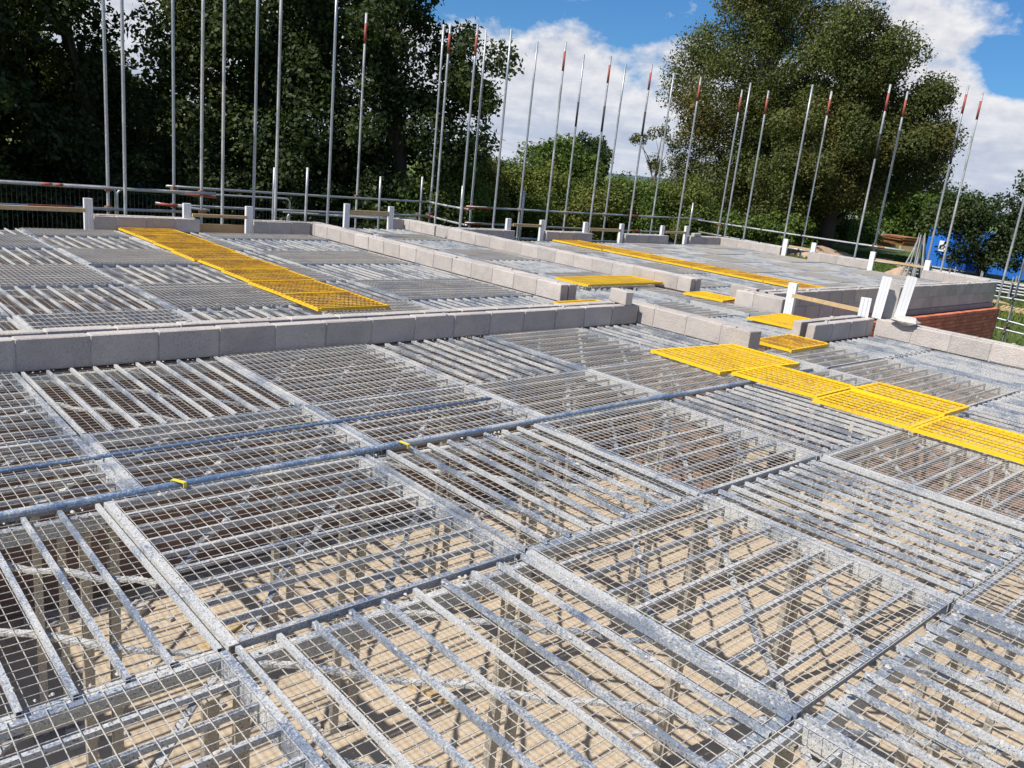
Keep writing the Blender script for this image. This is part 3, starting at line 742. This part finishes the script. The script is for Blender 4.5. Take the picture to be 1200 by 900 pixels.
# temporary mesh fence far left
def fence(x0, x1, y, zt, label):
    t = thing('mesh_fence', label, 'fence', (0, y, 0), 0, 'temporary mesh fence panels')
    r_ = .10; H = zt-GZ
    pts = [(x0, 0, GZ)]+[(x0+r_-r_*math.cos(a), 0, zt-r_+r_*math.sin(a)) for a in np.linspace(0, math.pi/2, 5)]+[(x1-r_+r_*math.sin(a), 0, zt-r_+r_*math.cos(a)) for a in np.linspace(0, math.pi/2, 5)]+[(x1, 0, GZ)]
    obj('frame', MB().tube(pts, .02, 8).mesh('frame', M['fencetop'], True), t)
    mb = MB()
    n = int((x1-x0)/.075)
    for i in range(1, n): mb.tube([(x0+(x1-x0)*i/n, 0, GZ+.1), (x0+(x1-x0)*i/n, 0, zt)], .0022, 3, False)
    for i in range(6): mb.tube([(x0, .004, zt-.05-i*.42), (x1, .004, zt-.05-i*.42)], .003, 3, False)
    ob = obj('infill', mb.mesh('infill', M['fence']), t); ob['kind'] = 'stuff'
fence(1.2, 4.98, 16.2, .46, 'temporary mesh fence panel at the far left edge')
fence(5.04, 8.5, 16.3, .42, 'temporary mesh fence panel behind the far left wall')
fence(8.56, 12.0, 16.5, .10, 'temporary mesh fence panel behind the middle bay')

# ------------------------------------------------------------------ trees
def leaf_mesh(name, centres, radii, counts, size, mat, shell=.55, flat=.9):
    """clumps of small folded leaf faces; numpy, one mesh"""
    P, Nn = [], []
    for c, r_, n in zip(centres, radii, counts):
        d = rng.normal(size=(n, 3)); d /= np.linalg.norm(d, axis=1)[:, None]
        rr = r_*(shell+(1-shell)*rng.random(n)**.6)*np.where(rng.random(n) < .2, rng.random(n), 1)*(1+.16*rng.normal(size=n))
        P.append(np.asarray(c)+d*rr[:, None]*np.array([1, 1, flat]))
        Nn.append(d)
    P = np.concatenate(P); Nn = np.concatenate(Nn); n = len(P)
    nn = Nn*.8+rng.normal(size=(n, 3))*.75+np.array([0, 0, .35]); nn /= np.linalg.norm(nn, axis=1)[:, None]
    t = np.cross(nn, rng.normal(size=(n, 3))); t /= np.linalg.norm(t, axis=1)[:, None]
    b = np.cross(nn, t)
    s = size*(.65+.7*rng.random(n))[:, None]
    V = np.stack([P-t*s*.5, P+b*s*.32+nn*s*.07, P+t*s*.5, P-b*s*.32+nn*s*.07], 1).reshape(-1, 3)
    me = bpy.data.meshes.new(name); me.vertices.add(4*n); me.vertices.foreach_set('co', V.ravel().astype(np.float32))
    me.loops.add(4*n); me.loops.foreach_set('vertex_index', np.arange(4*n, dtype=np.int32))
    me.polygons.add(n); me.polygons.foreach_set('loop_start', np.arange(0, 4*n, 4, dtype=np.int32))
    me.update(calc_edges=True); me.materials.append(mat); return me
def tree(name, label, base, lobes, nclump, leafn, size, mat, bark='bark', trunk_r=.35, cr=(.5, 1.1), group=None, limbs=9, flat=.9, shell=.55, th=None):
    """lobes: [(x, y, z, rx, ry, rz)] ellipsoids relative to base that the clumps fill"""
    t = thing(name, label, 'tree' if 'bush' not in name and 'thicket' not in name else 'bush', base, 0, group)
    lob = np.array(lobes, float); vol = lob[:, 3]*lob[:, 4]*lob[:, 5]; vol = vol**.8
    pick = rng.choice(len(lob), nclump, p=vol/vol.sum())
    d = rng.normal(size=(nclump, 3)); d /= np.linalg.norm(d, axis=1)[:, None]
    rad = rng.random(nclump)**.38
    C = lob[pick, :3]+d*rad[:, None]*lob[pick, 3:]
    C[:, 2] = np.maximum(C[:, 2], .25)
    r_ = rng.uniform(cr[0], cr[1], nclump)
    cnt = np.maximum(12, (leafn*r_**2/(r_**2).sum())).astype(int)
    obj('crown', leaf_mesh('crown', C, r_, cnt, size, mat, shell, flat), t)
    mb = MB(); top = Vector(lob[np.argmax(lob[:, 2]), :3]); H = th or top.z
    tp = [Vector((0, 0, -.2))]+[Vector((top.x*q**1.5+.12*math.sin(q*7), top.y*q**1.5+.12*math.cos(q*5), H*q)) for q in (.12, .3, .5, .7, .9, 1.05)]
    mb.tube(tp, 1, 9, True, [trunk_r*1.25]+[trunk_r*v for v in (1, .85, .68, .5, .3, .1)])
    idx = rng.choice(nclump, min(limbs, nclump), replace=False)
    for q in idx:
        e = Vector(C[q]); s_ = min(max(e.z*.55, H*.15), H*.85)
        f_ = s_/H; a = Vector((top.x*f_**1.5, top.y*f_**1.5, s_)); mid = (a+e)/2+Vector((random.uniform(-.3, .3), random.uniform(-.3, .3), .12*(e-a).length))
        r0 = trunk_r*(.42*(1-f_)+.12)
        mb.tube([a, (a+mid)/2, mid, (mid+e)/2, e], 1, 6, False, [r0, r0*.8, r0*.6, r0*.4, r0*.12])
    obj('trunk', mb.mesh('trunk', M[bark], True), t)
    return t
def ray_at(az_deg, dist): return (dist*math.sin(R(az_deg)), dist*math.cos(R(az_deg)), GZ)
tg = 'tall dark trees behind the left bay'
tree('oak_tree', 'tall dark tree filling the far left corner of the photograph', (3.6, 33, GZ), [(0, 0, 4.5, 6, 4, 4.2), (1.5, -1, 9.5, 5, 4, 4), (3.0, -2, 2.6, 3.5, 2.5, 2.6), (-3, 0, 9, 4, 4, 4)], 150, 62000, .19, M['leaf_dark'], group=tg, trunk_r=.4, cr=(.6, 1.25))
tree('oak_tree', 'dark tree second from the left, beside the narrow sky gap', (9.6, 32.5, GZ), [(0, 0, 3.0, 3.0, 3, 3.0), (-2.0, -1, 9.2, 2.0, 2.4, 2.2), (-1.0, 1, 6, 1.7, 2, 2)], 80, 32000, .18, M['leaf_dark'], group=tg, trunk_r=.3, cr=(.5, 1.1))
tree('oak_tree', 'large leafy oak right of the narrow sky gap', (14.6, 29.0, GZ), [(0, 0, 4.0, 4.3, 3.5, 3.9), (.2, 0, 9.2, 4.2, 3.6, 4), (-1.6, 0, 6.5, 2.8, 3, 3), (1.5, -1, 2.4, 2.8, 2, 2.3)], 150, 62000, .18, M['leaf_dark'], group=tg, trunk_r=.4, cr=(.55, 1.2))
tree('oak_tree', 'dark oak with ragged right edge against the blue sky', (17.6, 25.2, GZ), [(-.3, .3, 3.6, 2.7, 2.2, 3.4), (-.6, .5, 8.0, 2.7, 2.4, 3.2), (1.5, -1.2, 7.0, 1.5, 1.2, 1.5), (1.7, -1.3, 4.5, 1.4, 1.0, .8), (1.4, -.9, 5.8, 1.3, 1, .7)], 105, 34000, .17, M['leaf_dark'], group=tg, trunk_r=.32, cr=(.35, .85), limbs=16)
tree('oak_tree', 'dark backdrop tree standing behind the oaks', (12, 40, GZ), [(0, 0, 3.4, 9, 3, 3.4), (-6, 0, 8, 4, 3, 4), (7, 0, 8, 4, 3, 4)], 80, 24000, .36, M['leaf_dark'], group=tg, trunk_r=.4, cr=(1.0, 2.0), limbs=0)
for n_, (x_, y_) in enumerate(((2.2, 27.5), (5.6, 27.2), (9.0, 26.6), (12.2, 25.6), (15.0, 23.6), (17.6, 21.4))):
    y_ += 2.6
    tree('dark_bush', 'dark shady bush under the oaks behind the mesh fence, %s from the left' % ORD[n_+1], (x_, y_, GZ), [(0, 0, 1.2, 2.2, 1.4, 1.5)], 34, 12000, .15, M['leaf_dark'], 'bark', .06, (.35, .7), 'dark bushes under the oaks', 6)
tree('oak_tree', 'unseen dark tree continuing the wood beyond the left edge, added for its shade', (-1.5, 30.5, GZ), [(0, 0, 5.5, 4.6, 4.2, 5.2), (0, 0, 10, 4, 4, 3.5)], 110, 34000, .22, M['leaf_dark'], group=tg, trunk_r=.4, cr=(.6, 1.25))  # tree out of view, added to throw shade on the bushes
tree('oak_tree', 'dark tree hanging into the lower left edge of the photograph', (2.6, 27.0, GZ), [(0, 0, 4.2, 3.0, 2.6, 3.8), (0, 0, 8.6, 3.2, 3, 3)], 90, 34000, .18, M['leaf_dark'], group=tg, trunk_r=.35, cr=(.5, 1.1))
tree('dark_bush', 'tall dark bush behind the oaks at the far left edge', ray_at(11.8, 37), [(0, 0, 3.2, 2.6, 2, 3.2)], 40, 12000, .2, M['leaf_dark'], 'bark', .1, (.5, 1.0), None, 6)
# thicket between the tree groups
hg = 'green bushes behind the rear scaffold'
hd = [(36.8, 31, 3.8), (39.0, 35, 4.2), (41.2, 38, 4.3), (43.2, 37, 4.0), (45.2, 39, 4.0), (47.2, 38, 3.9), (49.2, 39, 3.9), (51.2, 40, 3.8), (53.4, 42, 4.1)]
for n_, (a, dist, hh) in enumerate(hd):
    tree('willow_bush', 'bushy green thicket behind the rear scaffold, %s from the left' % ORD[n_+1], ray_at(a, dist), [(0, 0, hh*.48, 2.3, 2.2, hh*.42), (.6, .2, hh*.72, 1.3, 1.3, hh*.22)], 70, 26000, .12, M['leaf_bush'] if n_ % 3 != 0 else M['leaf_mid'], 'palebark', .12, (.3, .7), hg, 14, 1.25, .35)
tree('round_tree', 'distant green tree with a domed top beyond the thicket', ray_at(45.4, 84), [(0, 0, 4.3, 4.5, 3, 2.2)], 60, 11000, .34, M['leaf_mid'], cr=(.7, 1.3), trunk_r=.3)
tree('round_tree', 'distant dark round topped tree beyond the thicket', ray_at(47.2, 90), [(0, 0, 5.5, 2.5, 2.5, 1.9), (0, 0, 3.4, 2.2, 2, 2.5)], 60, 12000, .32, M['leaf_dark'], cr=(.6, 1.1), trunk_r=.3)
# big right hand tree group
bx, by, _ = ray_at(57.0, 66)
tree('ash_tree', 'very tall tree with thin pale branches right of centre', (bx, by, GZ), [(.6, -.6, 11, 6.4, 5.6, 7.0), (-2.6, 2.4, 10.5, 3.0, 3, 3.2), (1, -1, 17.5, 5.2, 4.8, 4), (-.4, -.4, 4.2, 5.4, 4.6, 3.4), (3, -3, 6, 5.0, 4, 5)], 420, 190000, .17, M['leaf_olive'], 'palebark', .5, (.6, 1.6), None, 46)
bx, by, _ = ray_at(51.6, 63)
tree('sparse_tree', 'small sparse tree with sky showing through, left of the tall tree', (bx, by, GZ), [(-.9, .7, 6.3, .9, .7, .6), (.3, 0, 7.4, .8, .8, .7), (1.1, -.9, 6.2, 1.1, .9, .9), (-.2, 0, 4.6, .9, .8, .7), (1.9, -1.5, 4.4, 1.7, 1.4, 2.6), (.4, -.2, 2.2, 1.8, 1.5, 1.4)], 70, 7000, .16, M['leaf_olive'], 'palebark', .11, (.25, .6), None, 26)
bx, by, _ = ray_at(63.2, 60)
tree('oak_tree', 'rounded olive green tree on the right of the tall tree', (bx, by, GZ), [(0, 0, 7.4, 4.8, 4.2, 4.6), (-.3, .2, 12.8, 3.6, 3.4, 3.0), (1.5, -3, 7.2, 3.2, 3, 3.6), (-1.5, 2, 4, 4, 3, 3), (1.6, -3.8, 9.0, 2.4, 2.4, 2.6)], 310, 150000, .17, M['leaf_olive'], 'bark', .45, (.6, 1.3))
bx, by, _ = ray_at(72.4, 49)
tree('young_tree', 'small bushy tree in front of the blue cabin at right', (bx, by, GZ), [(0, 0, 3.4, 1.6, 1.7, 1.5), (.5, -1.5, 3.3, 1.4, 1.5, 1.5), (-.6, 1.5, 3.7, 1.0, 1.2, 1.1), (-.5, 2.4, 3.3, .8, .9, 1.0), (0, 0, 1.8, 1.6, 2.0, .9)], 84, 15000, .16, M['leaf_dark'], 'bark', .14, (.35, .8), None, 16)
tree('young_tree', 'taller bushy tree at the right edge of the photograph', ray_at(75.0, 50), [(0, 0, 4.9, 1.5, 1.6, 1.6), (.4, -.8, 3.2, 1.6, 1.6, 1.4), (-.3, .9, 3.4, .9, 1, 1)], 56, 12000, .17, M['leaf_dark'], 'bark', .14, (.35, .8), None, 12)
for n_, (a, dist) in enumerate(((67.6, 95), (69.0, 100), (70.3, 92), (66.4, 98))):
    tree('hedgerow_tree', 'distant hedgerow tree right of the big trees, %s from the left' % ORD[(2, 3, 4, 1)[n_]], ray_at(a, dist), [(0, 0, 3.2, 2.6, 2.4, 2.6)], 30, 5000, .4, M['leaf_mid'], 'bark', .2, (.7, 1.3), 'distant hedgerow trees')
# scrub under the tall trees
for n_, (a, dist) in enumerate(((55.0, 52), (57.5, 55), (60.5, 57), (53.2, 48), (62.2, 72), (63.6, 75), (64.9, 78))):
    tree('scrub_bush', 'low scrub bush under the tall trees, %s from the left' % ORD[(2, 3, 4, 1, 5, 6, 7)[n_]], ray_at(a, dist), [(0, 0, 1.3, 2.6, 1.8, 1.2)], 30, 6000, .2, M['leaf_mid'], 'palebark', .06, (.35, .7), 'scrub bushes', 5)

# rough grass tufts on the right
def tufts(n, a0, a1, d0, d1):
    a = R(1)*rng.uniform(a0, a1, n); d = np.sqrt(rng.uniform(d0**2, d1**2, n))
    keep = np.ones(n, bool); P = np.stack([d*np.sin(a), d*np.cos(a), np.full(n, GZ)], 1)
    keep = ~((P[:, 0] < 20.9) & (P[:, 1] > -4)); P = P[keep]; n = len(P)
    h = rng.uniform(.08, .26, n); th = rng.uniform(0, 6.28, n); w = .012+.0007*np.linalg.norm(P, axis=1)
    e = np.stack([np.cos(th), np.sin(th), 0*th], 1)*w[:, None]
    tip = P+np.stack([rng.normal(0, .08, n), rng.normal(0, .08, n), h], 1)
    V = np.stack([P-e, P+e, tip], 1).reshape(-1, 3)
    me = bpy.data.meshes.new('grass_blades'); me.vertices.add(3*n); me.vertices.foreach_set('co', V.ravel().astype(np.float32))
    me.loops.add(3*n); me.loops.foreach_set('vertex_index', np.arange(3*n, dtype=np.int32))
    me.polygons.add(n); me.polygons.foreach_set('loop_start', np.arange(0, 3*n, 3, dtype=np.int32))
    me.update(calc_edges=True); me.materials.append(M['grass'])
    o = obj('rough_grass', me); o['kind'] = 'stuff'
tufts(60000, 58, 80, 18, 70)

# ------------------------------------------------------------------ site beyond, right
def rz_face(x, y): return math.atan2(y, x)+R(90)
def cabin(az_, dist, w, d, h, label, sign=False, yaw=0.0):
    x, y, _ = ray_at(az_, dist); t = thing('site_cabin', label, 'site cabin', (x, y, GZ), R(yaw), 'blue site cabins')
    mb = MB().box((0, 0, h/2+.1), (w, d, h-.2))
    n = int(w/.3)
    for i in range(n): mb.box((-w/2+w*(i+.5)/n, -d/2-.015, h/2), (w/n*.5, .03, h-.45))
    n = int(d/.3)
    for i in range(n): mb.box((-w/2-.015, -d/2+d*(i+.5)/n, h/2), (.03, d/n*.5, h-.45))
    obj('body', mb.mesh('body', M['blue']), t)
    obj('roof', MB().box((0, 0, h+.03), (w+.1, d+.1, .08)).mesh('roof', M['blue']), t)
    obj('door', MB().box((-w/2-.045, d*.15, 1.1), (.03, .9, 2.0)).mesh('door', M['blue']), t)
    if sign:
        obj('sign', MB().box((-w/2-.05, -d*.22, h*.62), (.03, .62, .62)).mesh('sign', M['card']), t)
cabin(70.2, 57, 1.7, 1.7, 2.8, 'blue site cabin with a white sign, left of the small tree', True, -18)
cabin(72.8, 60, 2.5, 6.2, 2.7, 'long blue site container behind the small bushy tree', False, 20)
cabin(76.0, 62, 2.5, 3.4, 2.7, 'blue site container at the right edge of the photograph', False, 20)

# white building far
x, y, _ = ray_at(69.3, 120); t = thing('white_shed', 'distant white shed with a shallow roof behind the cabins', 'shed', (x, y, GZ), R(-15))
mb = MB(); mb.v = [(-3.5, -3, 0), (-3.5, 3, 0), (-3.5, 3, 3.2), (-3.5, 0, 4.3), (-3.5, -3, 3.2), (3.5, -3, 0), (3.5, 3, 0), (3.5, 3, 3.2), (3.5, 0, 4.3), (3.5, -3, 3.2)]
mb.f = [(0, 4, 3, 2, 1), (5, 6, 7, 8, 9), (0, 5, 9, 4), (1, 2, 7, 6)]
obj('wall', mb.mesh('wall', M['white']), t)
rf = MB(); rf.box((0, -1.65, 3.82), (7.4, 3.6, .1), rot=Matrix.Rotation(math.atan2(1.1, 3), 3, 'X')); rf.box((0, 1.65, 3.82), (7.4, 3.6, .1), rot=Matrix.Rotation(-math.atan2(1.1, 3), 3, 'X'))
obj('roof', rf.mesh('roof', M['white']), t)
obj('door', MB().box((-3.54, 0, 1.3), (.06, 2.2, 2.6)).mesh('door', M['greystack']), t)
# vehicles under the trees
def car(az_, dist, label, mat, yaw, van=False):
    x, y, _ = ray_at(az_, dist); t = thing('parked_car' if not van else 'parked_van', label, 'van' if van else 'car', (x, y, GZ+.1), R(yaw))
    prof = [(-2.1, .35), (2.1, .35), (2.15, .8), (1.3, .95), (.7, 1.45), (-1.2, 1.48), (-1.9, .98), (-2.15, .85)] if not van else [(-2.4, .4), (2.4, .4), (2.45, 1.0), (1.7, 1.25), (1.2, 2.15), (-2.3, 2.2), (-2.42, 1.0)]
    mb = MB(); n = len(prof)
    for s in (-.85, .85):
        for i, (a, b) in enumerate(prof): mb.v.append((a, s*(1 if b < 1.2 else .86), b))
    mb.f = [tuple(range(n))[::-1], tuple(range(n, 2*n))]+[(i, (i+1) % n, n+(i+1) % n, n+i) for i in range(n)]
    obj('body', mb.mesh('body', M[mat]), t)
    for s in (-1, 1):
        w = [(.62, 1.0), (1.15, 1.0), (.68, 1.38), (-1.1, 1.40), (-1.6, 1.0)] if not van else [(.75, 1.3), (1.45, 1.3), (1.1, 2.0), (.75, 2.0)]
        xs = [p[0] for p in w]; obj('side_window', MB().box(((min(xs)+max(xs))/2, s*.81, (w[0][1]+w[2][1])/2), (max(xs)-min(xs)-.25, .06, abs(w[2][1]-w[0][1])-.06)).mesh('side_window', M['glass']), t)
        for a in (-1.35, 1.4):
            wh = obj('wheel', MB().tube([(a, s*.74, .33), (a, s*.90, .33)], .33, 16).mesh('wheel', M['dark'], False), t)
            obj('rim', MB().tube([(a, s*.89, .33), (a, s*.915, .33)], .19, 12).mesh('rim', M['greystack']), wh)
    return t
car(64.2, 98, 'white van half hidden under the big trees', 'white', -30, True)
car(66.4, 98, 'white car parked behind the rusty mesh stack', 'white', 200)
car(67.4, 98, 'dark car parked in shade beside the rusty stack', 'dark', 160)
car(60.2, 90, 'dark blue car parked deep under the trees', 'blue', 150)
# rusty reinforcement stack
x, y, _ = ray_at(67.4, 84); t = thing('mesh_sheet_stack', 'rusty brown stack of steel mesh sheets on timber bearers', 'steel stack', (x, y, GZ), R(-24))
for i in range(9):
    obj('sheet', MB().box((random.uniform(-.15, .15), random.uniform(-.1, .1), .4+i*.09), (2.2, 3.4, .04), random.uniform(-.05, .05)).mesh('sheet', M['rusty']), t)
obj('bearer', MB().box((0, -1.6, .17), (2.4, .2, .34)).mesh('bearer', M['timber']), t); obj('bearer', MB().box((0, 1.6, .17), (2.4, .2, .34)).mesh('bearer', M['timber']), t)
x, y, _ = ray_at(65.9, 86); t = thing('timber_stack', 'pale stack of timber boards beside the rusty steel', 'timber stack', (x, y, GZ), R(-24))
for i in range(4): obj('board', MB().box((random.uniform(-.1, .1), random.uniform(-.2, .2), .5+i*.12), (1.6, 3.8, .09)).mesh('board', M['timber']), t)
for s in (-1, 1): obj('bearer', MB().box((0, s*1.3, .22), (1.6, .2, .44)).mesh('bearer', M['timber']), t)
# grey scaffold racks
def rack(az_, dist, label, L, n, yaw):
    x, y, _ = ray_at(az_, dist); t = thing('tube_rack', label, 'tube rack', (x, y, GZ), R(yaw), 'racks of scaffold tube')
    for i in range(n):
        obj('tube', MB().tube([(-.5+(i % 6)*.18, -L/2+random.uniform(-.2, .2), .35+(i//6)*.14), (-.5+(i % 6)*.18+random.uniform(-.1, .1), L/2+random.uniform(-.2, .2), .35+(i//6)*.14+random.uniform(0, .1))], .05, 6).mesh('tube', M['greystack']), t)
    for s in (-1, 1):
        obj('stand', MB().box((0, s*L*.3, .14), (1.4, .1, .28)).box((-.68, s*L*.3, .6), (.06, .06, 1.1)).box((.68, s*L*.3, .6), (.06, .06, 1.1)).mesh('stand', M['greystack']), t)
rack(70.9, 50, 'grey rack of scaffold tubes left of the small tree trunk', 4.5, 24, 25)
rack(72.4, 46, 'grey rack of scaffold tubes in front of the small tree trunk', 4.5, 24, 10)
rack(74.2, 46, 'grey rack of scaffold tubes at the right edge', 5, 24, 20)
# propped bare frame (bundle of leaning tubes)
x, y, _ = ray_at(68.6, 47); t = thing('tube_bundle', 'bundle of grey tubes leaning together beside the blue cabin', 'tube bundle', (x, y, GZ))
for i in range(16):
    a = random.uniform(-.9, .9); b = random.uniform(-.7, .7)
    obj('tube', MB().tube([(a, b, 0), (a*.25+random.uniform(-.1, .1), b*.3, random.uniform(1.8, 2.6))], .035, 6).mesh('tube', M['greystack']), t)
# sandy heap
def heap(az_, dist, rx, ry, h, label):
    x, y, _ = ray_at(az_, dist); bm = bmesh.new(); bmesh.ops.create_icosphere(bm, subdivisions=4, radius=1)
    for v in bm.verts:
        n_ = math.sin(v.co.x*4+x)*math.cos(v.co.y*5)*.12+math.sin(v.co.x*11+v.co.y*9)*.05
        v.co = Vector((v.co.x*rx*(1+n_), v.co.y*ry*(1+n_), max(v.co.z, -.2)*h*(1+n_*2)))
    me = bpy.data.meshes.new('sand_heap'); bm.to_mesh(me); bm.free(); me.materials.append(M['spoil']); me.polygons.foreach_set('use_smooth', [True]*len(me.polygons))
    tag(obj('sand_heap', me, None, (x, y, GZ)), label, 'soil heap', 'heaps of spoil')
heap(68.0, 50, 1.1, .9, .5, 'small sandy heap on the grass behind the far right closer')
heap(60.0, 60, 5, 2.0, .8, 'long low sandy bank under the tall trees')
heap(62.8, 58, 3.5, 1.6, .55, 'low brown bank right of the sandy bank under the trees')
heap(57.6, 62, 3.0, 1.4, .8, 'small brown bank at the left of the sandy bank')
for n_, (a_, d_, w_) in enumerate(((66.9, 62, 25), (68.2, 58, 70), (70.0, 44, 10), (73.2, 42, 40), (74.6, 40, 100))):
    x, y, _ = ray_at(a_, d_)
    t = thing('pallet', 'wooden pallet lying on the grass beyond the building, %s from the left' % ORD[n_+1], 'pallet', (x, y, GZ+.06), R(w_), 'pallets on the grass')
    for i in range(7): obj('slat', mesh_key('slat', 1, lambda: MB().box((0, 0, .13), (.1, 1.0, .02)).mesh('slat', M['timber'])), t, (-.54+i*.18, 0, 0))
    for i in (-1, 0, 1): obj('runner', mesh_key('runner', 1, lambda: MB().box((0, 0, .06), (1.2, .1, .12)).mesh('runner', M['timber'])), t, (0, i*.44, 0))
heap(70.2, 40, 1.6, 1.0, .35, 'low bare earth mound on the grass in front of the tube racks')
print('objects', len(bpy.data.objects), 'tris', sum(len(o.data.polygons) for o in bpy.data.objects if o.type == 'MESH')*2)
